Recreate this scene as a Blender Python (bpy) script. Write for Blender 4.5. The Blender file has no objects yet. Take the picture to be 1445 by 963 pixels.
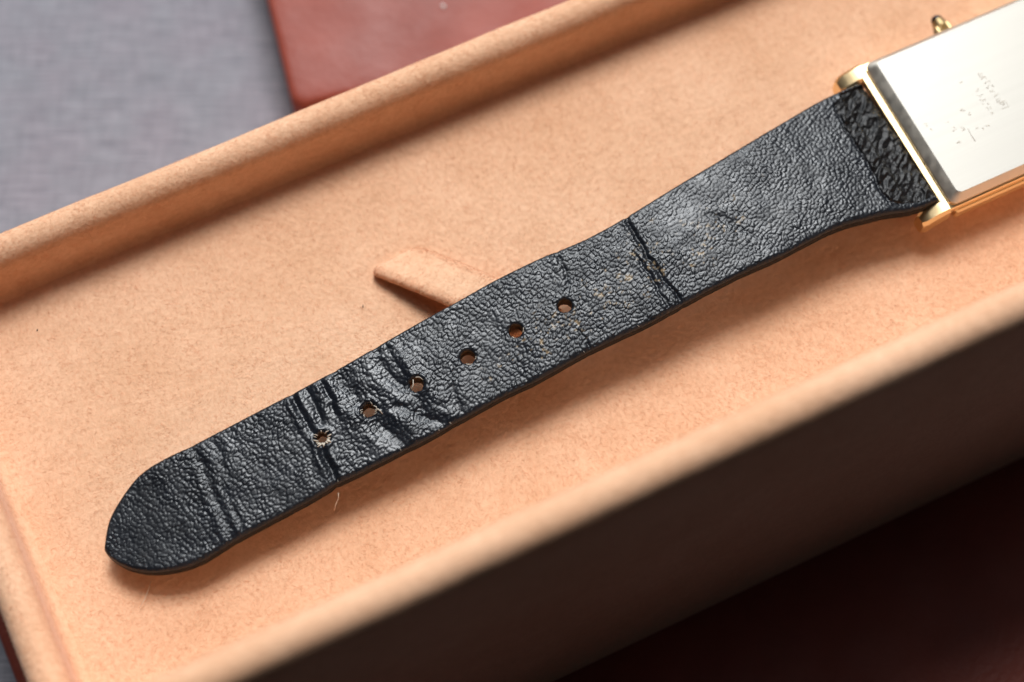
import bpy, math, random
import numpy as np
from mathutils import Vector, Matrix

random.seed(7)
rng = np.random.default_rng(11)
MM = 0.001                      # everything below is laid out in millimetres, built at real size
sc = bpy.context.scene
COL = sc.collection

# ------------------------------------------------------------------ camera
cam_data = bpy.data.cameras.new("camera")
cam = bpy.data.objects.new("camera", cam_data)
COL.objects.link(cam)
cam.location = (0, -87.75 * MM, 224.18 * MM)
cam.rotation_euler = (math.radians(22), 0, 0)
cam_data.sensor_width = 36
cam_data.lens = 64.77
cam_data.clip_start = 0.005
cam_data.clip_end = 20
cam_data.dof.use_dof = True
cam_data.dof.focus_distance = 0.2350
cam_data.dof.aperture_fstop = 11.0
sc.camera = cam

# ------------------------------------------------------------------ room light: dim surroundings, window behind the box
world = bpy.data.worlds.new("World")
sc.world = world
world.use_nodes = True
bg = world.node_tree.nodes["Background"]
bg.inputs[0].default_value = (0.75, 0.78, 0.85, 1)
bg.inputs[1].default_value = 0.020

def area(name, direction, dist, size, power, color, size_y=None):
    d = Vector(direction).normalized()
    l = bpy.data.lights.new(name, 'AREA')
    l.energy = power
    l.color = color
    l.size = size
    if size_y:
        l.shape = 'RECTANGLE'; l.size_y = size_y
    o = bpy.data.objects.new(name, l)
    COL.objects.link(o)
    o.location = d * dist
    o.rotation_euler = d.to_track_quat('Z', 'Y').to_euler()
    return o
area("window_light", (0.0, 0.55, 0.835), 1.5, 0.54, 22.5, (1.0, 0.99, 0.975))
area("window_sky_light", (-0.12, 0.80, 0.56), 2.0, 1.5, 23.0, (0.88, 0.95, 1.0))
area("ceiling_bounce_fill", (-0.05, 0.55, 1.0), 2.0, 1.6, 6.5, (0.95, 0.97, 1.0))  # added soft fill standing in for ceiling bounce, lifts the back wall shadow

vs = sc.view_settings
vs.view_transform = 'Standard'; vs.look = 'None'; vs.exposure = 0; vs.gamma = 1
sc.cycles.use_denoising = True
sc.cycles.max_bounces = 8
sc.cycles.diffuse_bounces = 5
sc.cycles.sample_clamp_indirect = 8

# ------------------------------------------------------------------ helpers
def nodes_of(name):
    m = bpy.data.materials.new(name)
    m.use_nodes = True
    nt = m.node_tree
    return m, nt, nt.nodes["Principled BSDF"]

def N(nt, kind, **inp):
    n = nt.nodes.new(kind)
    for k, v in inp.items():
        n.inputs[k.replace('_', ' ')].default_value = v
    return n

def ramp(nt, src, stops):
    r = nt.nodes.new('ShaderNodeValToRGB')
    els = r.color_ramp.elements
    while len(els) < len(stops):
        els.new(0.5)
    for e, (p, c) in zip(els, stops):
        e.position = p
        e.color = (*c, 1) if len(c) == 3 else c
    nt.links.new(src, r.inputs[0])
    return r

def bump(nt, height, strength, dist, normal=None):
    b = nt.nodes.new('ShaderNodeBump')
    b.inputs['Strength'].default_value = strength
    b.inputs['Distance'].default_value = dist
    nt.links.new(height, b.inputs['Height'])
    if normal:
        nt.links.new(normal, b.inputs['Normal'])
    return b

def coords(nt, scale=(1, 1, 1), rotz=0):
    tc = nt.nodes.new('ShaderNodeTexCoord')
    mp = nt.nodes.new('ShaderNodeMapping')
    mp.inputs['Scale'].default_value = scale
    mp.inputs['Rotation'].default_value = (0, 0, rotz)
    nt.links.new(tc.outputs['Object'], mp.inputs['Vector'])
    return mp.outputs[0]

def noise(nt, vec, scale, detail=3, rough=0.55):
    n = N(nt, 'ShaderNodeTexNoise', Scale=scale, Detail=detail, Roughness=rough)
    nt.links.new(vec, n.inputs['Vector'])
    return n.outputs['Fac']

def mesh_np(name, V, F, mat=None, parent=None, smooth=True, mats=None, matidx=None):
    """V (n,3) in mm; F (m,k) with k = 3 or 4"""
    me = bpy.data.meshes.new(name)
    V = np.ascontiguousarray(V, dtype=np.float32) * MM
    F = np.ascontiguousarray(F, dtype=np.int32)
    m, k = F.shape
    me.vertices.add(len(V)); me.vertices.foreach_set("co", V.ravel())
    me.loops.add(m * k); me.loops.foreach_set("vertex_index", F.ravel())
    me.polygons.add(m)
    me.polygons.foreach_set("loop_start", np.arange(0, m * k, k, dtype=np.int32))
    me.update(calc_edges=True)
    me.polygons.foreach_set("use_smooth", np.full(m, smooth, dtype=bool))
    for x in (mats or [mat]):
        me.materials.append(x)
    if matidx is not None:
        me.polygons.foreach_set("material_index", matidx.astype(np.int32))
    me.validate()
    o = bpy.data.objects.new(name, me)
    COL.objects.link(o)
    if parent:
        o.parent = parent
    return o

def empty(name, loc=(0, 0, 0), rz=0):
    o = bpy.data.objects.new(name, None)
    o.empty_display_size = 0.01
    COL.objects.link(o)
    o.location = Vector(loc) * MM
    o.rotation_euler = (0, 0, rz)
    return o

def tag(o, label, cat, group=None):
    o['label'] = label; o['category'] = cat
    if group: o['group'] = group
    return o

def sm(e0, e1, x):
    t = np.clip((x - e0) / (e1 - e0), 0, 1)
    return t * t * (3 - 2 * t)

def _hash(ix, iy, seed):
    h = (ix.astype(np.int64) * 374761393 + iy.astype(np.int64) * 668265263 + seed * 2147483647) & 0xffffffff
    h = ((h ^ (h >> 13)) * 1274126177) & 0xffffffff
    h = h ^ (h >> 16)
    return (h & 0xffffff) / float(0xffffff)

def vnoise(x, y, seed=0):
    ix = np.floor(x); iy = np.floor(y)
    fx = x - ix; fy = y - iy
    fx = fx * fx * fx * (fx * (fx * 6 - 15) + 10); fy = fy * fy * fy * (fy * (fy * 6 - 15) + 10)
    a = _hash(ix, iy, seed); b = _hash(ix + 1, iy, seed)
    c = _hash(ix, iy + 1, seed); d = _hash(ix + 1, iy + 1, seed)
    return (a + (b - a) * fx) * (1 - fy) + (c + (d - c) * fx) * fy - 0.5

def fbm(x, y, seed=0, octaves=3):
    s = 0; amp = 1; tot = 0
    for i in range(octaves):
        s = s + amp * vnoise(x * 2 ** i + 17.3 * i, y * 2 ** i - 9.1 * i, seed + i)
        tot += amp; amp *= 0.5
    return s / tot

def worley(x, y, seed=0):
    ix = np.floor(x); iy = np.floor(y)
    f1 = np.full(x.shape, 9.0); f2 = np.full(x.shape, 9.0); idv = np.zeros(x.shape)
    for dx in (-1, 0, 1):
        for dy in (-1, 0, 1):
            cx = ix + dx; cy = iy + dy
            px = cx + 0.1 + 0.8 * _hash(cx, cy, seed); py = cy + 0.1 + 0.8 * _hash(cx, cy, seed + 5)
            d = np.hypot(px - x, py - y)
            new = d < f1
            f2 = np.where(new, f1, np.minimum(f2, d))
            idv = np.where(new, _hash(cx, cy, seed + 9), idv)
            f1 = np.where(new, d, f1)
    return f1, f2, idv

def pchip(xk, yk, x):
    xk = np.asarray(xk, float); yk = np.asarray(yk, float)
    h = np.diff(xk); d = np.diff(yk) / h
    m = np.zeros(len(xk)); m[0] = d[0]; m[-1] = d[-1]
    for i in range(1, len(xk) - 1):
        if d[i - 1] * d[i] > 0:
            w1 = 2 * h[i] + h[i - 1]; w2 = h[i] + 2 * h[i - 1]
            m[i] = (w1 + w2) / (w1 / d[i - 1] + w2 / d[i])
    i = np.clip(np.searchsorted(xk, x) - 1, 0, len(xk) - 2)
    t = np.clip((x - xk[i]) / h[i], 0, 1)
    return ((1 + 2 * t) * (1 - t) ** 2 * yk[i] + t * (1 - t) ** 2 * h[i] * m[i]
            + t * t * (3 - 2 * t) * yk[i + 1] + t * t * (t - 1) * h[i] * m[i + 1])

def rounded_rect(x0, x1, y0, y1, r, nx=1, ny=1, nc=8):
    """closed loop, counter-clockwise, same point count for any size"""
    P = []
    def seg(a, b, n):
        for i in range(n):
            t = i / n
            P.append((a[0] + (b[0] - a[0]) * t, a[1] + (b[1] - a[1]) * t))
    def arc(c, a0):
        for i in range(nc):
            a = math.radians(a0 + 90 * i / nc)
            P.append((c[0] + r * math.cos(a), c[1] + r * math.sin(a)))
    seg((x0 + r, y0), (x1 - r, y0), nx); arc((x1 - r, y0 + r), -90)
    seg((x1, y0 + r), (x1, y1 - r), ny); arc((x1 - r, y1 - r), 0)
    seg((x1 - r, y1), (x0 + r, y1), nx); arc((x0 + r, y1 - r), 90)
    seg((x0, y1 - r), (x0, y0 + r), ny); arc((x0 + r, y0 + r), 180)
    return np.array(P)

def stack_rings(rings, cap_bottom=True, cap_top=True):
    """rings: list of (n,3) arrays -> V, quads (caps as fans of quads/tri-degenerate around a centre)"""
    n = len(rings[0]); V = np.vstack(rings); F = []
    for k in range(len(rings) - 1):
        a = k * n + np.arange(n); b = k * n + (np.arange(n) + 1) % n
        F.append(np.stack([a, b, b + n, a + n], 1))
    F = np.vstack(F)
    T = []
    extra = []
    if cap_bottom:
        extra.append(rings[0].mean(0)); c = len(V) + len(extra) - 1
        i = np.arange(n); T.append(np.stack([(i + 1) % n, i, np.full(n, c)], 1))
    if cap_top:
        extra.append(rings[-1].mean(0)); c = len(V) + len(extra) - 1
        i = np.arange(n) + (len(rings) - 1) * n
        T.append(np.stack([i, (np.arange(n) + 1) % n + (len(rings) - 1) * n, np.full(n, c)], 1))
    if extra:
        V = np.vstack([V, extra])
    tri = np.vstack([F[:, [0, 1, 2]], F[:, [0, 2, 3]]] + T)
    return V, tri

def tube(path, radii, sides=6):
    path = np.asarray(path, float); n = len(path)
    radii = np.broadcast_to(np.asarray(radii, float), (n,))
    T = np.gradient(path, axis=0); T /= np.linalg.norm(T, axis=1)[:, None] + 1e-9
    up = np.array([0.31, 0.17, 0.93])
    A = np.cross(T, up); A /= np.linalg.norm(A, axis=1)[:, None] + 1e-9
    B = np.cross(T, A)
    ang = np.linspace(0, 2 * math.pi, sides, endpoint=False)
    rings = [path[i] + radii[i] * (np.cos(ang)[:, None] * A[i] + np.sin(ang)[:, None] * B[i]) for i in range(n)]
    return stack_rings(rings)

def edge_shade(o, angle=35):
    me = o.data
    try:
        me.set_sharp_from_angle(angle=math.radians(angle))
    except Exception:
        pass

# ------------------------------------------------------------------ materials
def suede_material(name, fibre=False):
    m, nt, p = nodes_of(name)
    v = coords(nt)
    big = noise(nt, v, 55, 3)
    fine = noise(nt, v, 1500, 2, 0.6)
    c1 = ramp(nt, big, [(0.30, (0.755, 0.450, 0.280)), (0.70, (0.835, 0.528, 0.348))])
    c2 = ramp(nt, fine, [(0.32, (0.915, 0.89, 0.87)), (0.62, (1.0, 1.0, 1.0))])
    c3 = ramp(nt, noise(nt, v, 240, 3, 0.6), [(0.35, (0.965, 0.95, 0.935)), (0.65, (1.0, 1.0, 1.0))])
    m0 = nt.nodes.new('ShaderNodeMixRGB'); m0.blend_type = 'MULTIPLY'; m0.inputs[0].default_value = 1.0
    nt.links.new(c1.outputs[0], m0.inputs[1]); nt.links.new(c3.outputs[0], m0.inputs[2])
    mx = nt.nodes.new('ShaderNodeMixRGB'); mx.blend_type = 'MULTIPLY'; mx.inputs[0].default_value = 1.0
    nt.links.new(m0.outputs[0], mx.inputs[1]); nt.links.new(c2.outputs[0], mx.inputs[2])
    nt.links.new(mx.outputs[0], p.inputs['Base Color'])
    p.inputs['Roughness'].default_value = 0.95
    p.inputs['Specular IOR Level'].default_value = 0.08
    p.inputs['Sheen Weight'].default_value = 0.22
    p.inputs['Sheen Roughness'].default_value = 0.5
    p.inputs['Sheen Tint'].default_value = (0.95, 0.85, 0.80, 1)
    if fibre:
        tr = nt.nodes.new('ShaderNodeBsdfTranslucent')
        nt.links.new(mx.outputs[0], tr.inputs[0])
        ms = nt.nodes.new('ShaderNodeMixShader'); ms.inputs[0].default_value = 0.38
        out = nt.nodes['Material Output']
        nt.links.new(p.outputs[0], ms.inputs[1]); nt.links.new(tr.outputs[0], ms.inputs[2])
        nt.links.new(ms.outputs[0], out.inputs[0])
    else:
        b1 = bump(nt, noise(nt, v, 380, 3, 0.6), 0.34, 0.0005)
        b2 = bump(nt, fine, 0.40, 0.0002, b1.outputs[0])
        nt.links.new(b2.outputs[0], p.inputs['Normal'])
    return m

SUEDE = suede_material("peach_suede")
NAP = suede_material("peach_nap", fibre=True)

def leather_red_material():
    m, nt, p = nodes_of("red_leather")
    v = coords(nt)
    c = ramp(nt, noise(nt, v, 60, 4), [(0.3, (0.215, 0.041, 0.025)), (0.7, (0.285, 0.058, 0.036))])
    nt.links.new(c.outputs[0], p.inputs['Base Color'])
    p.inputs['Specular IOR Level'].default_value = 0.32
    r = ramp(nt, noise(nt, v, 90, 4), [(0.3, (0.46,) * 3), (0.7, (0.58,) * 3)])
    nt.links.new(r.outputs[0], p.inputs['Roughness'])
    vo = N(nt, 'ShaderNodeTexVoronoi', Scale=1300)
    nt.links.new(v, vo.inputs['Vector'])
    b1 = bump(nt, vo.outputs['Distance'], 0.25, 0.0002)
    b2 = bump(nt, noise(nt, v, 250, 4), 0.25, 0.0006, b1.outputs[0])
    nt.links.new(b2.outputs[0], p.inputs['Normal'])
    return m
RED = leather_red_material()

def cloth_material():
    m, nt, p = nodes_of("grey_book_cloth")
    v = coords(nt)
    warp = coords(nt, (170, 1800, 1)); weft = coords(nt, (1300, 200, 1))
    nw = noise(nt, warp, 1.0, 2); nf = noise(nt, weft, 1.0, 2)
    mix = nt.nodes.new('ShaderNodeMath'); mix.operation = 'MULTIPLY_ADD'
    mix.inputs[1].default_value = 0.70
    s2 = nt.nodes.new('ShaderNodeMath'); s2.operation = 'MULTIPLY'; s2.inputs[1].default_value = 0.30
    nt.links.new(nf, s2.inputs[0]); nt.links.new(nw, mix.inputs[0]); nt.links.new(s2.outputs[0], mix.inputs[2])
    c = ramp(nt, mix.outputs[0], [(0.34, (0.195, 0.187, 0.212)), (0.5, (0.250, 0.239, 0.266)), (0.66, (0.305, 0.291, 0.320))])
    tint = ramp(nt, noise(nt, v, 130, 3), [(0.35, (0.96, 0.99, 1.0)), (0.65, (1.0, 0.97, 0.99))])
    mx = nt.nodes.new('ShaderNodeMixRGB'); mx.blend_type = 'MULTIPLY'; mx.inputs[0].default_value = 1.0
    nt.links.new(c.outputs[0], mx.inputs[1]); nt.links.new(tint.outputs[0], mx.inputs[2])
    nt.links.new(mx.outputs[0], p.inputs['Base Color'])
    p.inputs['Roughness'].default_value = 0.8
    p.inputs['Specular IOR Level'].default_value = 0.2
    b = bump(nt, mix.outputs[0], 0.5, 0.0003)
    nt.links.new(b.outputs[0], p.inputs['Normal'])
    return m
CLOTH = cloth_material()

def strap_material():
    m, nt, p = nodes_of("black_grained_leather")
    v = coords(nt)
    at = nt.nodes.new('ShaderNodeAttribute'); at.attribute_name = 'dust'
    fine = noise(nt, v, 2600, 2)
    base = ramp(nt, noise(nt, v, 300, 3), [(0.3, (0.0045, 0.0055, 0.008)), (0.7, (0.009, 0.0108, 0.0155))])
    mx = nt.nodes.new('ShaderNodeMixRGB')
    nt.links.new(at.outputs['Fac'], mx.inputs[0])
    nt.links.new(base.outputs[0], mx.inputs[1]); mx.inputs[2].default_value = (0.36, 0.27, 0.16, 1)
    nt.links.new(mx.outputs[0], p.inputs['Base Color'])
    r = ramp(nt, noise(nt, v, 500, 3), [(0.3, (0.265,) * 3), (0.7, (0.41,) * 3)])
    pa = nt.nodes.new('ShaderNodeAttribute'); pa.attribute_name = 'polish'
    pm = nt.nodes.new('ShaderNodeMixRGB'); pm.inputs[2].default_value = (0.21, 0.21, 0.21, 1)
    nt.links.new(pa.outputs['Fac'], pm.inputs[0]); nt.links.new(r.outputs[0], pm.inputs[1])
    nt.links.new(pm.outputs[0], p.inputs['Roughness'])
    p.inputs['Specular IOR Level'].default_value = 0.43
    p.inputs['Specular Tint'].default_value = (0.95, 0.975, 1.0, 1)
    b = bump(nt, fine, 0.35, 0.00008)
    nt.links.new(b.outputs[0], p.inputs['Normal'])
    return m
STRAP = strap_material()

def cut_edge_material():
    m, nt, p = nodes_of("cut_leather_edge")
    v = coords(nt)
    c = ramp(nt, noise(nt, v, 900, 4), [(0.35, (0.005, 0.0045, 0.0045)), (0.75, (0.014, 0.012, 0.011))])
    nt.links.new(c.outputs[0], p.inputs['Base Color'])
    p.inputs['Roughness'].default_value = 0.7
    p.inputs['Specular IOR Level'].default_value = 0.25
    b = bump(nt, noise(nt, v, 1800, 3), 0.6, 0.0002)
    nt.links.new(b.outputs[0], p.inputs['Normal'])
    return m
CUT = cut_edge_material()

def hole_material():
    m, nt, p = nodes_of("raw_leather_core")
    v = coords(nt)
    c = ramp(nt, noise(nt, v, 1500, 3), [(0.35, (0.05, 0.028, 0.014)), (0.75, (0.20, 0.13, 0.075))])
    nt.links.new(c.outputs[0], p.inputs['Base Color'])
    p.inputs['Roughness'].default_value = 0.9
    return m
CORE = hole_material()

def split_material():
    m, nt, p = nodes_of("rough_split_leather")
    v = coords(nt)
    c = ramp(nt, noise(nt, v, 1100, 4), [(0.35, (0.003, 0.003, 0.0035)), (0.8, (0.012, 0.0115, 0.013))])
    nt.links.new(c.outputs[0], p.inputs['Base Color'])
    p.inputs['Roughness'].default_value = 0.40
    p.inputs['Specular IOR Level'].default_value = 0.26
    b = bump(nt, noise(nt, v, 1300, 3, 0.6), 0.35, 0.0003)
    nt.links.new(b.outputs[0], p.inputs['Normal'])
    return m
SPLIT = split_material()

def metal(name, col, rough, brushed=False):
    m, nt, p = nodes_of(name)
    p.inputs['Metallic'].default_value = 1.0
    p.inputs['Base Color'].default_value = (*col, 1)
    p.inputs['Roughness'].default_value = rough
    v = coords(nt, (25, 9000, 60) if brushed else (1, 1, 1))
    n = noise(nt, v, 1.0 if brushed else 700, 3)
    b = bump(nt, n, 0.025 if brushed else 0.06, 0.00003 if brushed else 0.0002)
    nt.links.new(b.outputs[0], p.inputs['Normal'])
    r = ramp(nt, n, [(0.3, (rough * (0.96 if brushed else 0.85),) * 3), (0.7, (rough * (1.04 if brushed else 1.15),) * 3)])
    nt.links.new(r.outputs[0], p.inputs['Roughness'])
    return m
GOLD = metal("worn_gold", (0.90, 0.68, 0.38), 0.34)
GOLD_DARK = metal("dark_gold", (0.36, 0.26, 0.13), 0.42)  # darker, slightly rougher gold for the crown
STEEL = metal("brushed_steel", (0.315, 0.304, 0.278), 0.48, brushed=True)
STEEL_EDGE = metal("polished_steel", (0.70, 0.66, 0.58), 0.46)

def plain(name, col, rough=0.8, spec=0.3):
    m, nt, p = nodes_of(name)
    v = coords(nt)
    c = ramp(nt, noise(nt, v, 1200, 2), [(0.3, tuple(x * 0.8 for x in col)), (0.7, col)])
    nt.links.new(c.outputs[0], p.inputs['Base Color'])
    p.inputs['Roughness'].default_value = rough
    p.inputs['Specular IOR Level'].default_value = spec
    return m
FRAY = plain("pale_frayed_leather", (0.62, 0.56, 0.47))
LINT = plain("dark_lint", (0.05, 0.045, 0.035))
HAIR = plain("pale_hair", (0.75, 0.62, 0.48), 0.5)
DUST = plain("white_dust", (0.75, 0.70, 0.68))
ETCH = plain("etched_steel", (0.60, 0.55, 0.47), 0.5)
SAPPHIRE = plain("dark_cabochon", (0.004, 0.005, 0.012), 0.08, 0.6)

# ------------------------------------------------------------------ table
def grid_xy(x0, x1, nx, y0, y1, ny):
    X, Y = np.meshgrid(np.linspace(x0, x1, nx), np.linspace(y0, y1, ny), indexing='ij')
    i = (np.arange(nx - 1)[:, None] * ny + np.arange(ny - 1)[None, :]).ravel()
    return X, Y, np.stack([i, i + ny, i + ny + 1, i + 1], 1)

ZT = -27.6
X, Y, F = grid_xy(-230, 200, 121, -95, 260, 101)
Z = ZT + 0.25 * fbm(X / 60, Y / 60, 3)
table = mesh_np("tabletop", np.stack([X.ravel(), Y.ravel(), Z.ravel()], 1), F, CLOTH)
table['kind'] = 'structure'
table['label'] = 'grey woven cloth surface under the box'

# ------------------------------------------------------------------ watch box (long side turned 25.5 degrees)
BOX_RZ = math.radians(25.5)
box = empty("watch_box", (0, 0, 0), BOX_RZ)
tag(box, "open watch box lined with peach suede, holding the black strap", "box")
BX0, BX1, BY0, BY1 = -70.6, 115.0, -33.3, 42.4
RIM_BACK, RIM_NEAR = 8.5, 38.0      # the near long wall stands taller than the other three
def rim_lift(Y, z):
    return (RIM_NEAR - RIM_BACK) * sm(-20.0, -28.0, Y) * sm(0.0, 4.5, z)

prof = [(-2.6, -24.0), (-2.1, -18), (-1.5, -11), (-0.95, -4), (-0.5, 1.0), (-0.2, 4.5)]
for k in range(0, 13):
    a = math.radians(180 - 15 * k)
    prof.append((2.35 + 2.35 * math.cos(a), 6.15 + 2.35 * math.sin(a)))
prof += [(4.73, 4.6), (4.75, 3.0), (4.8, 1.8), (4.95, 1.0), (5.25, 0.45), (5.8, 0.15), (6.6, -0.08), (7.4, -0.30)]
rings = []
for d, z in prof:
    R = rounded_rect(BX0 + d, BX1 - d, BY0 + d, BY1 - d, max(9 - d, 1.5), 150, 60, 10)
    wob = 0.22 * fbm(R[:, 0] / 14, R[:, 1] / 14, 31, 2)
    rings.append(np.column_stack([R[:, 0], R[:, 1] + wob * (z > 0), np.full(len(R), z) + rim_lift(R[:, 1], np.full(len(R), z)) + (wob * 0.7 if z > -5 else 0)]))
V, T = stack_rings(rings, False, False)
wall = mesh_np("suede_wall", V, T, SUEDE, box)

X, Y, F = grid_xy(BX0 + 4.9, BX1 - 4.9, 260, BY0 + 4.9, BY1 - 4.9, 110)
def floor_z(X, Y):
    return 0.10 + 0.22 * fbm(X / 22, Y / 22, 5, 2) + 0.06 * fbm(X / 4, Y / 4, 8, 2)
mesh_np("suede_floor", np.stack([X.ravel(), Y.ravel(), floor_z(X, Y).ravel()], 1), F, SUEDE, box)

# leather base plate under the suede walls
rr = []
for d, z in [(0.0, -27.3), (0.0, -24.9), (0.25, -24.3), (0.8, -24.05), (2.0, -24.0)]:
    R = rounded_rect(-76.6 + d, 121 - d, -86 + d, 46.8 - d, 3.0, 60, 40, 8)
    rr.append(np.column_stack([R, np.full(len(R), z)]))
V, T = stack_rings(rr)
base = mesh_np("leather_base", V, T, RED, box)
base['label'] = 'dark red leather base in the shade below the suede wall'
edge_shade(base, 50)

# suede pull tab rising out of the floor towards the strap (box coordinates)
def to_box(x, y):
    c, s = math.cos(-BOX_RZ), math.sin(-BOX_RZ)
    return np.array([x * c - y * s, x * s + y * c])
tA = to_box(-19.0, 12.3); tB = to_box(-12.6, 16.0); tD = to_box(10.9, -5.9)
nu, nv = 40, 28
ang = np.linspace(0, 2 * math.pi, nv, endpoint=False)
cs = np.stack([np.sign(np.cos(ang)) * np.abs(np.cos(ang)) ** 0.32, np.sign(np.sin(ang)) * np.abs(np.sin(ang)) ** 0.5], 1)
rings = []; TABTOP = []
for i in range(nu):
    t = i / (nu - 1) * 1.75
    mid = (tA + tB) / 2 + tD * t
    half = (tB - tA) / 2
    zc = 0.75 + 2.75 * math.sin(min(t / 1.3, 1) * math.pi / 2)
    end = 1 - max(0, 1 - i / 2.0) ** 2 * 0.22
    rings.append(np.array([[*(mid + half * c[0] * end), zc + 0.88 * c[1] * end + 0.05 * math.sin(i * 1.3 + c[0] * 3)] for c in cs]))
V, T = stack_rings(rings)
tab = mesh_np("pull_tab", V, T, SUEDE, box)
tab['label'] = 'peach suede pull tab poking out from under the strap'

# nap: short fibres lying over all the suede
def fibres(P, Nn, D, L, W):
    """P,N,D (n,3): root, normal, lying direction; L, W (n,)"""
    S = np.cross(D, Nn); S /= np.linalg.norm(S, axis=1)[:, None] + 1e-9
    n = len(P)
    lift = (0.12 + 0.36 * rng.random(n))[:, None]
    bend = (rng.random((n, 1)) - 0.5) * 0.7
    mid = P + D * (L * 0.5)[:, None] + Nn * (L[:, None] * lift * 0.42)
    tip = P + D * (L * 0.95)[:, None] + Nn * (L[:, None] * lift * 0.55) + S * (L[:, None] * bend)
    w = W[:, None] * 0.5
    V = np.empty((n, 5, 3))
    V[:, 0] = P - S * w; V[:, 1] = P + S * w
    V[:, 2] = mid - S * w * 0.8; V[:, 3] = mid + S * w * 0.8; V[:, 4] = tip
    b = np.arange(n)[:, None] * 5
    T = np.concatenate([b + np.array([[0, 1, 3]]), b + np.array([[0, 3, 2]]), b + np.array([[2, 3, 4]])], 0)
    return V.reshape(-1, 3), T

def nap_dirs(Nn, X, Y, seed, spread=0.9, base_ang=-1.0):
    a = base_ang + 3.2 * fbm(X / 3.2, Y / 3.2, seed, 2) + 3.0 * fbm(X / 12, Y / 12, seed + 3, 2) + (rng.random(len(X)) - 0.5) * 2 * spread
    D = np.stack([np.cos(a), np.sin(a), np.zeros_like(a)], 1)
    D -= Nn * (D * Nn).sum(1)[:, None]
    return D / (np.linalg.norm(D, axis=1)[:, None] + 1e-9)

FV, FT = [], []; off = 0
def push(V, T):
    global off
    FV.append(V); FT.append(T + off); off += len(V)
# floor
n = 210000
X = rng.uniform(BX0 + 5.2, 82, n); Y = rng.uniform(BY0 + 10, BY1 - 5, n)
Nn = np.tile([0, 0, 1.0], (n, 1))
P = np.stack([X, Y, floor_z(X, Y) - 0.03], 1)
push(*fibres(P, Nn, nap_dirs(Nn, X, Y, 40), rng.uniform(0.25, 0.70, n), rng.uniform(0.02, 0.042, n)))
# walls and rim: walk the profile round the visible sides
def wall_nap(n, side, kmin, kmax):
    pk = np.array(prof); seg = np.hypot(*np.diff(pk, axis=0).T)
    cum = np.concatenate([[0], np.cumsum(seg)])
    s = rng.uniform(cum[kmin], cum[kmax], n)
    d = np.interp(s, cum, pk[:, 0]); z = np.interp(s, cum, pk[:, 1])
    dd = np.interp(s + .15, cum, pk[:, 0]) - np.interp(s - .15, cum, pk[:, 0])
    dz = np.interp(s + .15, cum, pk[:, 1]) - np.interp(s - .15, cum, pk[:, 1])
    l = np.hypot(dd, dz); dd /= l; dz /= l
    nd, nz = -dz, dd                     # profile runs outside -> in; normal points out of the cloth
    if side == 'back':
        X = rng.uniform(BX0 + 9, 60, n); Y = BY1 - d
        Nn = np.stack([np.zeros(n), -nd, nz], 1)
    elif side == 'near':
        X = rng.uniform(BX0 + 9, 72, n); Y = BY0 + d
        Nn = np.stack([np.zeros(n), nd, nz], 1)
    else:
        Y = rng.uniform(-19, BY1 - 9, n); X = BX0 + d
        Nn = np.stack([nd, np.zeros(n), nz], 1)
    wob = 0.22 * fbm(X / 14, Y / 14, 31, 2)
    P = np.stack([X, Y + wob * (z > 0), z + rim_lift(Y, z) + wob * 0.7], 1) - Nn * 0.05
    a = rng.normal(0, 1, (n, 3)) + 1.6 * np.stack([vnoise(X / 2.2, z / 2.2, 61), vnoise(X / 2.2, z / 2.2, 62), vnoise(X / 2.2, z / 2.2, 63)], 1) * 3
    D = a - Nn * (a * Nn).sum(1)[:, None]
    D /= np.linalg.norm(D, axis=1)[:, None] + 1e-9
    push(*fibres(P, Nn, D, rng.uniform(0.30, 0.80, n), rng.uniform(0.02, 0.045, n)))
wall_nap(75000, 'back', 4, 24)
wall_nap(20000, 'left', 4, 24)
wall_nap(26000, 'near', 4, 20)
nap = mesh_np("suede_nap", np.vstack(FV), np.vstack(FT), NAP, box)
nap['kind'] = 'stuff'
FV, FT = [], []; off = 0
# tab nap
Vt = np.array(rings); n = 11000
ui = rng.uniform(0, nu - 1.01, n); vi = rng.uniform(0, nv, n)
i0 = ui.astype(int); j0 = vi.astype(int) % nv; j1 = (j0 + 1) % nv
fu = (ui - i0)[:, None]; fv = (vi - np.floor(vi))[:, None]
P = (Vt[i0, j0] * (1 - fu) + Vt[i0 + 1, j0] * fu) * (1 - fv) + (Vt[i0, j1] * (1 - fu) + Vt[i0 + 1, j1] * fu) * fv
du = Vt[i0 + 1, j0] - Vt[i0, j0]; dv = Vt[i0, j1] - Vt[i0, j0]
Nn = np.cross(dv, du); Nn /= np.linalg.norm(Nn, axis=1)[:, None] + 1e-9
cen = Vt.mean(1)[i0]
Nn *= np.sign(((P - cen) * Nn).sum(1))[:, None]
a = rng.normal(0, 1, (n, 3)); D = a - Nn * (a * Nn).sum(1)[:, None]; D /= np.linalg.norm(D, axis=1)[:, None] + 1e-9
push(*fibres(P - Nn * 0.03, Nn, D, rng.uniform(0.3, 0.75, n), rng.uniform(0.025, 0.055, n)))
tn = mesh_np("tab_nap", np.vstack(FV), np.vstack(FT), NAP, tab)
tn['kind'] = 'stuff'

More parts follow.
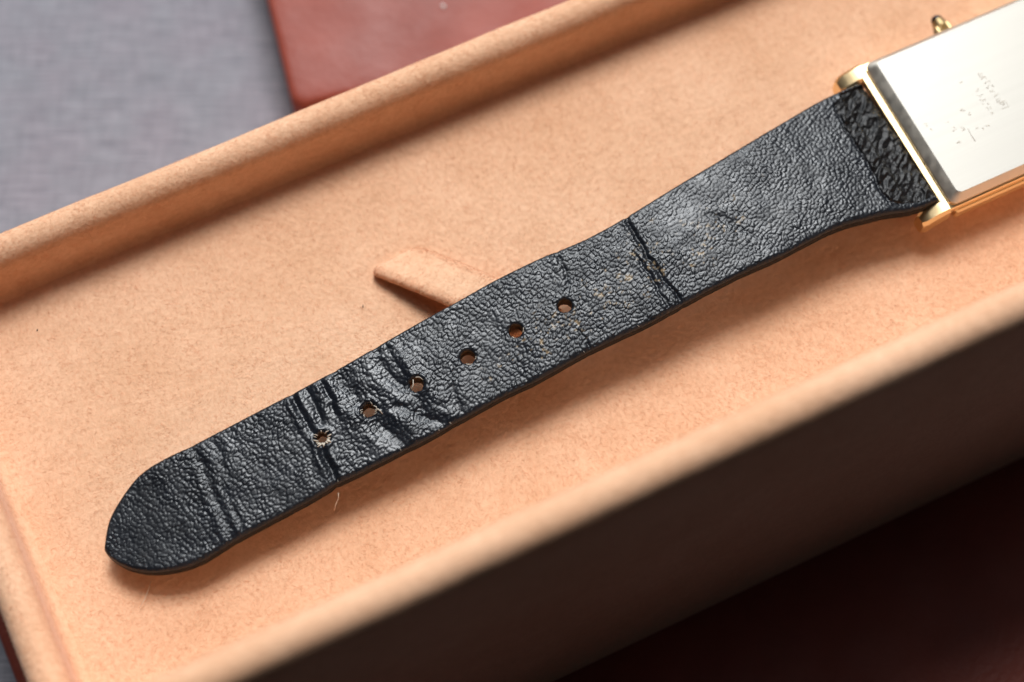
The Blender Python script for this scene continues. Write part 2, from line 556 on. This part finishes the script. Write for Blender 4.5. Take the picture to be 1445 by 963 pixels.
# ------------------------------------------------------------------ red leather lid lying behind the box
LID_RZ = math.radians(14.4)
lid = empty("leather_lid", (-32.45, 46.7, ZT + 0.3), LID_RZ)
tag(lid, "flat red leather panel lying on the grey cloth behind the box", "leather lid")
rr = []
for d, z in [(0.5, 0.0), (0.1, 0.4), (0.0, 1.2), (0.0, 10.3), (0.15, 10.9), (0.55, 11.25), (1.3, 11.4), (3.0, 11.45)]:
    R = rounded_rect(0 + d, 50 - d, 0 + d, 95 - d, 2.2, 40, 60, 8)
    rr.append(np.column_stack([R[:, 0] + 0.12 * fbm(R[:, 0] / 9, R[:, 1] / 9, 77), R[:, 1], np.full(len(R), z)]))
V, T = stack_rings(rr)
lid_body = mesh_np("leather_cover", V, T, RED, lid)
edge_shade(lid_body, 60)

# ------------------------------------------------------------------ wristwatch: strap
watch = empty("wristwatch", (0, 0, 0))
tag(watch, "gold wristwatch lying face down on its worn black leather strap", "wristwatch")

PHI = math.radians(28.2707)
OX, OY = -49.98, -26.58
A0 = -0.25
UP = [(0.15,0.95),(1.00,2.33),(1.63,3.22),(2.87,4.29),(4.21,5.11),(6.05,6.19),(8.09,7.0),(11.28,7.15),(14.79,6.97),(17.73,7.00),(22.73,7.01),(27.97,7.01),(31.75,7.07),(35.51,7.16),(41.34,7.49),(48.64,7.83),(53.12,7.95),(58.75,8.17),(65.26,8.03),(71.86,7.45),(77.88,7.64),(84.00,8.18),(91.49,8.81),(99.17,9.49),(105.11,10.14),(109.12,10.55),(112.93,10.63),(117.0,10.7)]
LO = [(-0.05,-0.75),(0.61,-2.14),(2.04,-3.91),(4.23,-5.46),(6.66,-6.49),(9.58,-7.05),(11.55,-7.0),(14.31,-6.75),(18.19,-6.71),(22.11,-6.70),(26.01,-6.67),(28.65,-6.35),(31.41,-6.51),(35.72,-6.54),(40.78,-6.63),(46.52,-6.45),(52.36,-6.30),(57.33,-6.53),(63.55,-6.33),(69.37,-6.49),(74.08,-6.72),(77.76,-6.59),(84.80,-6.45),(91.72,-6.78),(96.08,-6.68),(100.48,-6.64),(105.46,-7.41),(108.45,-7.97),(111.15,-8.85),(114.03,-9.2),(117.0,-9.2)]
ZP = [(-0.3,3.75),(6,4.45),(15,5.15),(27.60,5.85),(52.52,7.00),(70.75,7.90),(85.65,8.50),(97.17,8.50),(107.19,7.90),(113.0,7.35),(117.0,6.6)]
HOLES = [(29.71,-0.22,0.80),(36.44,0.30,0.88),(43.29,0.36,0.92),(50.65,0.51,0.95),(57.66,0.65,0.90),(64.72,0.58,0.93)]
TH = 1.8
tau = lambda a: np.sqrt(np.maximum(a - A0, 0))
UPk = np.array([(A0, 0.1)] + UP); LOk = np.array([(A0, 0.1)] + LO)
def b_up(a): return pchip(tau(UPk[:, 0]), UPk[:, 1], tau(a))
def b_lo(a): return pchip(tau(LOk[:, 0]), LOk[:, 1], tau(a))
t1 = np.arange(0.05, 2.5, 0.022); st = np.concatenate([A0 + t1 ** 2, np.arange(A0 + 6.3, 116.0, 0.112)])
NV = 138
vv = np.linspace(-1, 1, NV)
vv = np.sign(vv) * (1 - (1 - np.abs(vv)) ** 1.0)
bu, bl = b_up(st), b_lo(st)
def smooth1(y, n):
    k = np.hanning(2 * n + 3)[1:-1]; k /= k.sum()
    yp = np.concatenate([2 * y[0] - y[n:0:-1], y, 2 * y[-1] - y[-2:-n - 2:-1]])
    return np.convolve(yp, k, 'valid')
bu, bl = smooth1(bu, 26), smooth1(bl, 26)
for ac, dep, w in ((77.75, .22, .4), (67.5, .10, .5), (41.0, .16, .8), (34.9, .14, .7), (28.85, .16, .5), (14.8, .10, .6)):
    bu -= 0.5 * dep * np.exp(-((st - ac) / w) ** 2)
for ac, dep, w in ((78.0, .16, .4), (76.05, .1, .3), (64.5, .12, .4), (44.9, .12, .8), (38.4, .12, .7), (28.5, .26, .45), (14.3, .10, .5)):
    bl += 0.5 * dep * np.exp(-((st - ac) / w) ** 2)
bu += 0.06 * fbm(st / 3.1, st * 0 + 1.7, 95, 3); bl += 0.10 * fbm(st / 3.1, st * 0 + 7.7, 97, 3)
Ag = np.repeat(st[:, None], NV, 1)
wide = sm(0, 6, st)[:, None]
Bg = (bu + bl)[:, None] / 2 + (bu - bl)[:, None] / 2 * vv[None, :]
jit = 0.05 * fbm(st / 0.5, st * 0 + 3.3, 91)[:, None] * np.abs(vv[None, :]) ** 6 * np.sign(vv[None, :])
Bg = Bg + jit
Ag = Ag + 0.05 * Bg * sm(100, 115, Ag)

CREASES = [  # points (a,b), depth, width, ridge beside it
 ([(77.75,7.9),(77.42,5.39),(77.34,3.19),(77.30,0.28),(77.48,-2.75),(77.90,-4.56),(78.02,-7.2)], 0.36, 0.24, 0.10),
 ([(76.19,2.9),(76.21,-0.23),(76.24,-2.73),(76.06,-7.0)], 0.26, 0.20, 0.06),
 ([(67.51,8.4),(67.19,5.06),(66.55,3.15),(65.21,1.0)], 0.22, 0.30, 0.06),
 ([(41.01,8.0),(40.87,5.10),(41.03,3.04),(42.28,-0.04),(42.84,-3.4)], 0.31, 0.80, 0.18),
 ([(42.63,8.0),(42.21,4.57),(42.75,1.2)], 0.20, 0.45, 0.10),
 ([(34.87,7.5),(35.21,4.66),(35.85,2.14),(36.39,0.22),(37.39,-3.33),(38.4,-6.6)], 0.28, 0.85, 0.16),
 ([(32.87,7.5),(32.94,4.73),(32.49,1.40)], 0.25, 0.35, 0.15),
 ([(28.85,7.3),(28.76,3.94),(28.99,1.35),(29.10,-0.84),(28.86,-3.55),(28.52,-6.9)], 0.28, 0.34, 0.20),
 ([(29.1,-1.2),(29.0,-3.55),(28.7,-6.5)], 0.35, 0.55, 0.10),
 ([(30.90,7.2),(30.8,3.88),(30.5,1.2)], 0.22, 0.30, 0.10),
 ([(14.83,7.2),(14.95,4.17),(14.84,1.39),(14.65,-1.94),(14.58,-4.99),(14.32,-7.2)], 0.13, 0.45, 0.12),
 ([(17.57,7.2),(17.60,3.75),(17.01,0.6)], 0.16, 0.45, 0.05),
 ([(16.1,2.0),(16.0,-1.5),(15.8,-6.5)], 0.15, 0.30, 0.05),
 ([(87.36,2.97),(88.46,1.22),(89.85,-0.91),(91.19,-3.5)], 0.16, 0.55, 0.05),
 ([(64.75,-3.0),(64.60,-5.78),(64.52,-6.9)], 0.22, 0.28, 0.06),
 ([(39.94,-0.68),(42.20,-4.09),(44.87,-6.9)], 0.32, 0.75, 0.10),
 ([(47.2,-1.5),(46.6,-4.0),(46.2,-6.5)], 0.16, 0.5, 0.05),
]
FLAP = [(112.2,10.8),(111.0,9.75),(109.9,9.0),(109.43,7.20),(109.07,5.21),(109.11,2.80),(109.04,0.58),(108.67,-2.43),(108.25,-4.89),(108.45,-6.37),(109.5,-7.5),(111.9,-8.25),(114,-8.45)]
_fb = np.array(FLAP)[::-1]
def flap_a(b):
    return np.interp(b, _fb[:, 1], _fb[:, 0], left=130, right=130) + 0.8 + 0.45 * fbm(b / 0.9, b * 0 + 2.2, 404, 3)

def strap_height(a, b, vabs, shape=True):
    ph = fbm(a / 9, b / 9, 3, 2)
    h = 0.38 * fbm(a / 7.5, b / 11, 21, 3) + 0.14 * fbm(a / 2.6, b / 3.4, 23, 2)
    wrinkled = np.exp(-((a - 36) / 9.0) ** 2)
    h = h + wrinkled * 0.27 * fbm(a / 2.3 + 0.6 * fbm(b / 4, a / 4, 8), b / 9.0, 27, 2)
    crs = np.zeros_like(a)
    for pts, dep, w, ridge in CREASES:
        q = np.array(sorted(pts, key=lambda p: p[1]))
        ac = np.interp(b, q[:, 1], q[:, 0]) + 0.5 * fbm(b / 1.3, a * 0 + dep * 50, 15, 3)
        end = sm(q[0, 1] - 0.4, q[0, 1] + 0.8, b) * (1 - sm(q[-1, 1] - 0.8, q[-1, 1] + 0.4, b))
        var = 0.75 + 0.9 * fbm(b / 1.8, a * 0 + w * 70, 19, 2)
        d = (a - ac) / w
        crs = crs + 0.85 * end * var * (-dep * np.exp(-np.abs(d) ** 1.6) + ridge * (np.exp(-((d - 2.4) / 1.1) ** 2) + np.exp(-((d + 2.4) / 1.1) ** 2)))
    # pebble grain
    wx = 0.55 * fbm(a / 0.9, b / 0.9, 51, 2); wy = 0.55 * fbm(a / 0.9 + 31, b / 0.9, 53, 2)
    ca = np.cos(2.2 * ph); sa = np.sin(2.2 * ph)
    u = (a + wx); v = (b + wy)
    ur = u * 0.93 + v * 0.36; vr = -u * 0.36 + v * 0.93
    f1, f2, idv = worley(ur / 0.70, vr / 0.55, 5)
    g1 = sm(0.0, 0.42, f2 - f1) * (0.75 + 0.5 * idv)
    f1b, f2b, idb = worley(u / 0.36 + 7, v / 0.31, 12)
    g2 = sm(0.0, 0.5, f2b - f1b)
    strength = 0.75 + 0.9 * fbm(a / 6, b / 6, 71, 2) + 0.15
    strength = strength * (0.55 + 0.45 * sm(3, 14, a))
    strength = np.clip(strength, 0.35, 1.3)
    polish = np.clip(0.85 * np.exp(-((a - 37) / 8.5) ** 2) * (0.6 + 1.6 * fbm(a / 3.0, b / 4.5, 301, 2))
                     + 0.25 * sm(0.10, 0.30, fbm(a / 7.0, b / 5.0, 305, 2)), 0, 1)
    strength = strength * (1 - 0.45 * polish)
    grain = (0.080 * g1 + 0.029 * g2) * strength
    return h + crs, grain, g1, polish, crs

sh, grain, g1, polish, crs = strap_height(Ag, Bg, None)
zbase = pchip(*np.array(ZP).T, Ag)
edge_d = np.minimum(bu[:, None] - Bg, Bg - bl[:, None]) + 0.02
edge_d = np.minimum(edge_d, (Ag - A0) * 0.9 + 0.02)
re = np.where(Bg - bl[:, None] < bu[:, None] - Bg, 0.72, 0.55)
q = np.clip(1 - edge_d / re, 0, 1)
roundoff = np.where(re > 0.7, 0.52, 0.45) * (1 - np.sqrt(1 - q * q * 0.98))
edge_fade = sm(0.0, 0.9, edge_d)
inflap = sm(-0.05, 0.12, Ag - flap_a(Bg)) * sm(0.15, 0.6, edge_d)
dfl = np.abs(Ag - flap_a(Bg))
groove = 0.24 * np.exp(-(dfl / 0.20) ** 2) * (Bg > -8.4) * (Bg < 9.2)
fl_u = Ag * 0.8 + Bg * 0.6; fl_v = -Ag * 0.6 + Bg * 0.8
ff1, ff2, fid = worley(fl_u / 1.9 + 0.8 * fbm(Ag / 1.5, Bg / 1.5, 7), fl_v / 0.85 + 0.6 * fbm(Ag, Bg, 9), 33)
rough_flap = 0.16 * (0.5 - np.abs(fbm(fl_u / 1.6, fl_v / 0.6, 83, 2)) * 2.2) + 0.20 * ff1 + 0.16 * (fid - 0.5) + 0.26 * fbm(Ag / 2.0, Bg / 2.6, 87, 2)
# a lower step runs along the middle of the fold, then the roll over the spring bar
step = -0.30 * sm(111.6, 112.1, Ag - 0.03 * Bg) + 0.0
Ztop = zbase + sh * (0.35 + 0.65 * edge_fade) + grain * (0.8 + 0.2 * edge_fade) * (1 - inflap) - roundoff
Ztop = Ztop + inflap * (-0.15 + rough_flap * 1.6 + step) - groove
roll = np.clip((Ag - 114.9) / 1.6, 0, 1)
Ztop = Ztop - 1.3 * (1 - np.sqrt(np.clip(1 - roll ** 2, 0, 1)))
Zbot = zbase - TH + 0.25 * fbm(Ag / 7.5, Bg / 11, 21, 2)
Zbot = np.minimum(Zbot, Ztop - 0.5)

# puckers round the punched holes
hole_mask_cells = np.zeros((len(st) - 1, NV - 1), bool)
Ac = (Ag[:-1, :-1] + Ag[1:, 1:]) / 2; Bc = (Bg[:-1, :-1] + Bg[1:, 1:]) / 2
for hi, (ha, hb, hr) in enumerate(HOLES):
    d = np.hypot(Ag - ha, Bg - hb)
    Ztop = Ztop - 0.10 * np.exp(-((d - hr) / 0.16) ** 2) + (0.10 if hi < 3 else 0.03) * np.exp(-((d - hr - 0.5) / 0.3) ** 2)
    thc = np.arctan2(Bc - hb, Ac - ha)
    lob = (0.16 * vnoise(thc * 2.2 + 20, thc * 0 + hi, 5) if hi < 3 else 0.05 * vnoise(thc * 2 + 20, thc * 0 + hi, 5))
    hole_mask_cells |= np.hypot(Ac - ha, Bc - hb) < hr * (1 + lob)

c, s = math.cos(PHI), math.sin(PHI)
def strap_xyz(a, b, z):
    return np.stack([(OX + a * c - b * s), (OY + a * s + b * c), z], -1)
NT = len(st)
Vtop = strap_xyz(Ag, Bg, Ztop).reshape(-1, 3)
Vbot = strap_xyz(Ag, Bg, Zbot).reshape(-1, 3)
idx = np.arange(NT * NV).reshape(NT, NV); nt_ = NT * NV
q00 = idx[:-1, :-1]; q10 = idx[1:, :-1]; q11 = idx[1:, 1:]; q01 = idx[:-1, 1:]
quads = np.stack([q00, q10, q11, q01], -1)
flap_cells = (inflap[:-1, :-1] > 0.5)
keep = ~hole_mask_cells
top_f = quads[keep & ~flap_cells]
flap_f = quads[keep & flap_cells]
bot_f = quads[keep][:, ::-1] + nt_
sides = []
def strip(i0, i1):
    sides.append(np.stack([i0, i1, i1 + nt_, i0 + nt_], 1))
strip(idx[1:, 0], idx[:-1, 0])
strip(idx[:-1, -1], idx[1:, -1])
strip(idx[0, :-1], idx[0, 1:])
strip(idx[-1, 1:], idx[-1, :-1])
side_f = np.vstack(sides)
# hole walls
hw = []
H = np.pad(hole_mask_cells, 1)
for (di, dj, e0, e1) in ((-1, 0, (0, 0), (0, 1)), (1, 0, (1, 1), (1, 0)), (0, -1, (1, 0), (0, 0)), (0, 1, (0, 1), (1, 1))):
    ii, jj = np.nonzero(hole_mask_cells & ~H[1 + di:H.shape[0] - 1 + di, 1 + dj:H.shape[1] - 1 + dj])
    i0 = idx[ii + e0[0], jj + e0[1]]; i1 = idx[ii + e1[0], jj + e1[1]]
    hw.append(np.stack([i1, i0, i0 + nt_, i1 + nt_], 1))
hole_f = np.vstack(hw)
# snap the rim of each hole to its outline so it is round, not stepped
rim = np.unique(hole_f[:, :2])
ra = Ag.ravel()[rim].copy(); rb = Bg.ravel()[rim].copy()
for hi, (ha, hb, hr) in enumerate(HOLES):
    d = np.hypot(ra - ha, rb - hb); near = d < hr * 1.5
    th = np.arctan2(rb - hb, ra - ha)
    lob = (0.16 * vnoise(th * 2.2 + 20, th * 0 + hi, 5) if hi < 3 else 0.05 * vnoise(th * 2 + 20, th * 0 + hi, 5))
    tgt = hr * (1 + lob)
    ra = np.where(near, ha + np.cos(th) * tgt, ra); rb = np.where(near, hb + np.sin(th) * tgt, rb)
Vtop[rim] = strap_xyz(ra, rb, Ztop.ravel()[rim] - 0.05)
Vbot[rim] = strap_xyz(ra, rb, Zbot.ravel()[rim])
VS = np.vstack([Vtop, Vbot])
FS = np.vstack([top_f, bot_f, side_f, hole_f])
mi = np.concatenate([np.zeros(len(top_f)), np.full(len(bot_f), 1), np.full(len(side_f), 1), np.full(len(hole_f), 2)])
strap = mesh_np("strap", VS, FS, mats=[STRAP, CUT, CORE], matidx=mi, parent=watch)
strap['label'] = 'worn black leather strap, grained underside up, six punched holes'
# pale dust caught in the grain
groovy = (1 - sm(0.05, 0.45, g1))
patch = (np.exp(-(((Ag - 78) / 9) ** 2 + ((Bg - 0.5) / 3.6) ** 2)) + 0.9 * np.exp(-(((Ag - 86) / 5) ** 2 + ((Bg - 1.5) / 3) ** 2))
         + 0.9 * np.exp(-(((Ag - 57) / 6) ** 2 + ((Bg + 2.6) / 2.0) ** 2)) + 0.5 * np.exp(-(((Ag - 66) / 8) ** 2 + ((Bg + 1) / 4) ** 2))
         + 0.5 * np.exp(-(((Ag - 95) / 3) ** 2 + ((Bg - 2) / 3) ** 2)))
fleck = vnoise(Ag / 0.33, Bg / 0.33, 201) + 0.5 * vnoise(Ag / 1.1, Bg / 1.1, 203)
dust = sm(0.10, 0.30, fleck - 0.38 + 0.22 * np.clip(patch, 0, 1.1)) * np.clip(patch * 2, 0, 1) * (0.35 + 0.65 * groovy)
dust = dust + 0.30 * sm(0.06, 0.14, crs) * sm(0.40, 0.52, fleck) * (Ag > 60)
at = strap.data.attributes.new('dust', 'FLOAT', 'POINT')
full = np.zeros(len(strap.data.vertices), np.float32); full[:NT * NV] = np.clip(dust, 0, 0.85).ravel()
at.data.foreach_set('value', full)

at2 = strap.data.attributes.new('polish', 'FLOAT', 'POINT')
full = np.zeros(len(strap.data.vertices), np.float32); full[:NT * NV] = polish.ravel()
at2.data.foreach_set('value', full)

# rough folded-over end next to the case: its own piece
used, inv = np.unique(flap_f, return_inverse=True)
fold = mesh_np("folded_end", Vtop[used], inv.reshape(flap_f.shape), SPLIT, strap)
fold['label'] = 'rough fibrous black leather folded over at the case end'

# frayed bits round the first holes
def on_strap(a, b, dz=0.0):
    i = int(np.argmin(np.abs(st - a))); j = int(np.argmin(np.abs(Bg[i] - b)))
    return strap_xyz(np.array(a), np.array(b), np.array(Ztop[i, j] + dz))
def fray(pts, r):
    P = np.array([on_strap(a, b, dz) for a, b, dz in pts])
    V, T = tube(P, np.linspace(r, r * 0.45, len(P)), 6)
    o = mesh_np("frayed_fibre", V, T, FRAY, strap)
    return o
ha, hb, hr = HOLES[0]
for k in range(15):
    a0 = math.radians(185 + 16 * k + random.uniform(-6, 6)) if k < 11 else math.radians(random.uniform(20, 160))
    r0 = hr * random.uniform(0.78, 0.98); r1 = hr * random.uniform(1.25, 1.62)
    j = random.uniform(-0.35, 0.35)
    fray([(ha + r0 * math.cos(a0), hb + r0 * math.sin(a0), random.uniform(-0.15, 0.02)),
          (ha + (r0 + r1) / 2 * math.cos(a0 + j * .5), hb + (r0 + r1) / 2 * math.sin(a0 + j * .5), 0.10),
          (ha + r1 * math.cos(a0 + j), hb + r1 * math.sin(a0 + j), 0.05)], random.uniform(0.09, 0.19) if k < 11 else 0.07)
ha, hb, hr = HOLES[1]
fray([(ha + 0.75, hb - 0.35, 0.02), (ha + 1.1, hb - 0.5, 0.12), (ha + 1.25, hb - 0.95, 0.10), (ha + 1.3, hb - 1.35, 0.05)], 0.10)
fray([(ha + 0.85, hb + 0.2, 0.0), (ha + 1.05, hb - 0.1, 0.1), (ha + 0.95, hb - 0.5, 0.06)], 0.08)
for k in range(7):
    a0 = random.uniform(0, 6.28)
    fray([(ha + hr * .9 * math.cos(a0), hb + hr * .9 * math.sin(a0), -0.05), (ha + hr * 1.1 * math.cos(a0 + .15), hb + hr * 1.1 * math.sin(a0 + .15), 0.07),
          (ha + hr * 1.25 * math.cos(a0 + .4), hb + hr * 1.25 * math.sin(a0 + .4), 0.04)], 0.05)
ha, hb, hr = HOLES[2]
fray([(ha + 0.3, hb + 0.85, 0.05), (ha + 0.75, hb + 0.65, 0.08), (ha + 0.98, hb + 0.1, 0.05)], 0.07)
fray([(ha - 0.9, hb - 0.2, -0.05), (ha - 0.4, hb + 0.15, 0.0), (ha - 0.1, hb + 0.75, 0.05)], 0.10)
for hk in (3, 4):
    ha, hb, hr = HOLES[hk]
    for k in range(4):
        a0 = math.radians(random.uniform(190, 330))
        fray([(ha + hr * .95 * math.cos(a0), hb + hr * .95 * math.sin(a0), -0.05), (ha + hr * 1.1 * math.cos(a0 + .2), hb + hr * 1.1 * math.sin(a0 + .2), 0.05),
              (ha + hr * 1.12 * math.cos(a0 + .5), hb + hr * 1.12 * math.sin(a0 + .5), 0.03)], 0.05)

for k, a_ in enumerate((29.0, 37.6, 43.0, 44.6, 63.8, 71.5)):
    b_ = float(np.interp(a_, st, bl)) + 0.25
    fray([(a_, b_ + 0.12, -0.02), (a_ + random.uniform(-.15, .15), b_ - 0.05, 0.02), (a_ + random.uniform(-.3, .3), b_ - 0.20, -0.12)], random.uniform(0.025, 0.05))

# ------------------------------------------------------------------ wristwatch: case (local frame, x along the strap)
CRZ = math.radians(25.4)
COX, COY = 52.39, 29.37
cc, cs_ = math.cos(CRZ), math.sin(CRZ)
def case_xyz(P):
    P = np.asarray(P, float)
    return np.stack([COX + P[:, 0] * cc - P[:, 1] * cs_, COY + P[:, 0] * cs_ + P[:, 1] * cc, P[:, 2]], 1)

def slab(x0, x1, y0, y1, r, levels, nx=2, ny=2, nc=6):
    rr = []
    for d, z in levels:
        R = rounded_rect(x0 + d, x1 - d, y0 + d, y1 - d, max(r - d, 0.08), nx, ny, nc)
        rr.append(np.column_stack([R, np.full(len(R), z)]))
    V, T = stack_rings(rr)
    return case_xyz(V), T

V, T = slab(1.2, 33, -12.1, 12.3, 0.5, [(3.2, 1.0), (1.2, 2.2), (0.25, 3.3), (0.0, 3.6), (0.0, 5.0), (0.25, 5.25), (0.6, 5.3)])
case = mesh_np("case", V, T, GOLD, watch); edge_shade(case, 25)
case['label'] = 'gold case band around the steel back'
V, T = slab(-0.55, 33.4, -11.75, 12.35, 0.55, [(0.5, 5.0), (0.1, 5.1), (0.0, 5.2), (0.0, 6.1), (0.12, 6.32), (0.80, 6.48), (0.92, 6.64), (1.3, 6.66)])
mid_case = mesh_np("case_frame", V, T, GOLD, watch); edge_shade(mid_case, 25)
V, T = slab(0.45, 32.6, -11.45, 11.95, 1.0, [(0.0, 6.6), (0.0, 6.95), (0.08, 7.05)])
rim_o = mesh_np("case_back_bevel", V, T, STEEL_EDGE, watch)
rr = []
for d, z in [(0.02, 7.0), (1.05, 7.95), (1.15, 8.0)]:
    R = rounded_rect(0.45 + d, 32.6 - d, -11.45 + d * 0.72, 11.95 - d * 0.72, 1.0 - d * 0.2, 2, 2, 8)
    rr.append(np.column_stack([R, np.full(len(R), z)]))
V, T = stack_rings(rr, True, False)
bev = mesh_np("bevel", case_xyz(V), T, STEEL_EDGE, rim_o); edge_shade(bev, 20)
R = rounded_rect(0.45 + 1.15, 32.6 - 1.15, -11.45 + 0.83, 11.95 - 0.83, 0.77, 2, 2, 8)
V = np.vstack([np.column_stack([R, np.full(len(R), 7.6)]), np.column_stack([R, np.full(len(R), 8.003)])])
V2, T2 = stack_rings([V[:len(R)], V[len(R):]])
# plate in its own local frame so that its brushed grain follows the case
plate = mesh_np("case_back", V2, T2, STEEL, watch, smooth=False)
plate.location = Vector((COX, COY, 0)) * MM
plate.rotation_euler = (0, 0, CRZ)
plate['label'] = 'brushed steel case back with faint worn engraving'
# faint engraved marks, worn beyond reading
def etch(pts, w=0.045):
    P = [(x, y, 8.004) for x, y in pts]
    V, T = tube(P, w, 5)
    return V, T
EV, ET = [], []; eo = 0
r2 = random.Random(4)
def add_stroke(pts, w):
    global eo
    V, T = etch(pts, w)
    V[:, 2] = 8.004 + (V[:, 2] - 8.004) * 0.10
    EV.append(V); ET.append(T + eo); eo += len(V)
def glyph(x, y, h, w):
    n = r2.choice((2, 2, 3))
    for _ in range(n):
        p = [(x + r2.uniform(-.5, .5) * h, y + r2.uniform(-.5, .5) * w) for _ in range(2)]
        m = ((p[0][0] + p[1][0]) / 2 + r2.uniform(-.25, .25) * h, (p[0][1] + p[1][1]) / 2 + r2.uniform(-.25, .25) * w)
        add_stroke([p[0], m, p[1]], r2.uniform(0.035, 0.06))
for x0, ys, h in ((13.5, np.arange(3.6, -2.4, -0.75), 1.0), (11.7, np.arange(1.6, -2.8, -0.8), 0.9)):
    for yv in ys:
        glyph(x0 + r2.uniform(-.1, .1), yv, h, 0.6)
for x, y in ((10.2, -3.6), (9.3, -3.9), (8.6, -3.3), (7.1, -2.7), (5.5, -4.0), (5.8, -2.2), (5.5, -0.8), (8.8, -1.1), (8.3, -0.2), (2.9, -0.1), (10.4, 3.4), (3.3, -0.9)):
    glyph(x, y, 0.7, 0.6)
add_stroke([(7.6, -2.9), (7.5, -3.9), (7.5, -5.0)], 0.05)
add_stroke([(13.3, -1.2), (14.3, -1.4), (14.2, -2.4), (13.2, -2.3)], 0.05)
mesh_np("engraving", np.vstack(EV), np.vstack(ET), ETCH, plate)

def lug(x0, x1, y0, y1, z0, z1):
    n_ = 7
    rr = []
    xs = np.linspace(x1, x0, n_)
    for i, x in enumerate(xs):
        t = i / (n_ - 1)
        drop = 2.6 * t ** 1.5                      # lug bends towards the wrist side
        inset = 0.0 if i < n_ - 1 else 0.25
        ch = 0.42
        ya, yb, za, zb = y0 + inset, y1 - inset, z0 - drop * 0.6 + inset, z1 - drop * 0.5 - inset
        rr.append(np.array([(x, ya, za + ch), (x, ya + ch, za), (x, yb - ch, za), (x, yb, za + ch),
                            (x, yb, zb - ch), (x, yb - ch, zb), (x, ya + ch, zb), (x, ya, zb - ch)]))
    V, T = stack_rings(rr)
    o = mesh_np("lug", case_xyz(V), T, GOLD, mid_case); edge_shade(o, 25)
    return o
lug(-3.45, 0.2, 10.15, 12.65, 3.6, 6.5)
lug(-3.55, 0.2, -12.0, -9.75, 3.6, 6.5)

# spring bar behind the strap loop
V, T = tube([(-1.8, y, 4.6) for y in np.linspace(-10.2, 10.6, 6)], 0.55, 10)
mesh_np("spring_bar", case_xyz(V), T, STEEL_EDGE, mid_case)

# crown: fluted gold with a dark domed stone
n = 40
an = np.linspace(0, 2 * math.pi, n, endpoint=False)
flute = 1 + 0.07 * np.cos(an * 20)
rr = []
for y, r, fl in [(12.0, 0.9, 0), (12.7, 0.9, 0), (12.7, 1.2, 1), (13.8, 1.2, 1), (14.2, 1.1, 0), (14.9, 0.9, 0), (15.1, 0.85, 0)]:
    k = flute if fl else np.ones(n)
    rr.append(np.column_stack([14.5 + r * k * np.cos(an), np.full(n, y), 3.7 + r * k * np.sin(an)]))
V, T = stack_rings(rr)
crown = mesh_np("crown", case_xyz(V), T, GOLD_DARK, watch); edge_shade(crown, 30)
rr = []
for k in range(7):
    a = k / 6 * math.pi / 2 * 0.97
    rr.append(np.column_stack([14.5 + 0.85 * math.cos(a) * np.cos(an), np.full(n, 15.1 + 0.85 * math.sin(a)), 3.7 + 0.85 * math.cos(a) * np.sin(an)]))
V, T = stack_rings(rr)
st_ = mesh_np("cabochon", case_xyz(V), T, SAPPHIRE, crown)
st_['label'] = 'dark domed stone set in the crown'

# ------------------------------------------------------------------ small lint, hairs and dust
def hair(pts, r, label):
    V, T = tube(np.array(pts, float), r, 5)
    return tag(mesh_np("hair", V, T, HAIR), label, "hair")
hair([(-44.9, -29.6, 0.5), (-45.1, -30.8, 0.8), (-45.5, -32.0, 0.7), (-46.1, -33.0, 0.5)], 0.035, "fine pale hair on the suede below the strap tip")
hair([(-21.6, -19.4, 4.6), (-21.6, -20.0, 4.2), (-22.0, -20.7, 3.6), (-22.2, -21.3, 3.3)], 0.04, "short pale hair at the lower strap edge below the first hole")

def speck(x, y, z, r, mat, label, cat="lint"):
    rr = []
    n = 9; a = np.linspace(0, 2 * math.pi, n, endpoint=False)
    for t in (0.15, 0.5, 0.85):
        k = math.sin(t * math.pi) * (1 + 0.3 * np.sin(a * 2 + x))
        rr.append(np.column_stack([x + r * k * np.cos(a) * 0.6, y + r * k * np.sin(a) * 1.2, np.full(n, z + r * 0.8 * t)]))
    V, T = stack_rings(rr)
    return tag(mesh_np("lint_speck" if cat == "lint" else "dust_speck", V, T, mat), label, cat)
speck(-19.7, 7.7, 0.15, 0.14, LINT, "tiny dark lint speck on the suede left of the pull tab")
speck(-62.4, 4.3, 0.15, 0.14, LINT, "tiny dark lint speck on the suede near the back wall")
speck(-54.0, -38.1, 0.15, 0.14, LINT, "tiny dark lint speck on the suede in the near left corner")
speck(-10.4, 63.9, ZT + 11.7, 0.42, DUST, "white dust speck on the red leather panel", "dust")
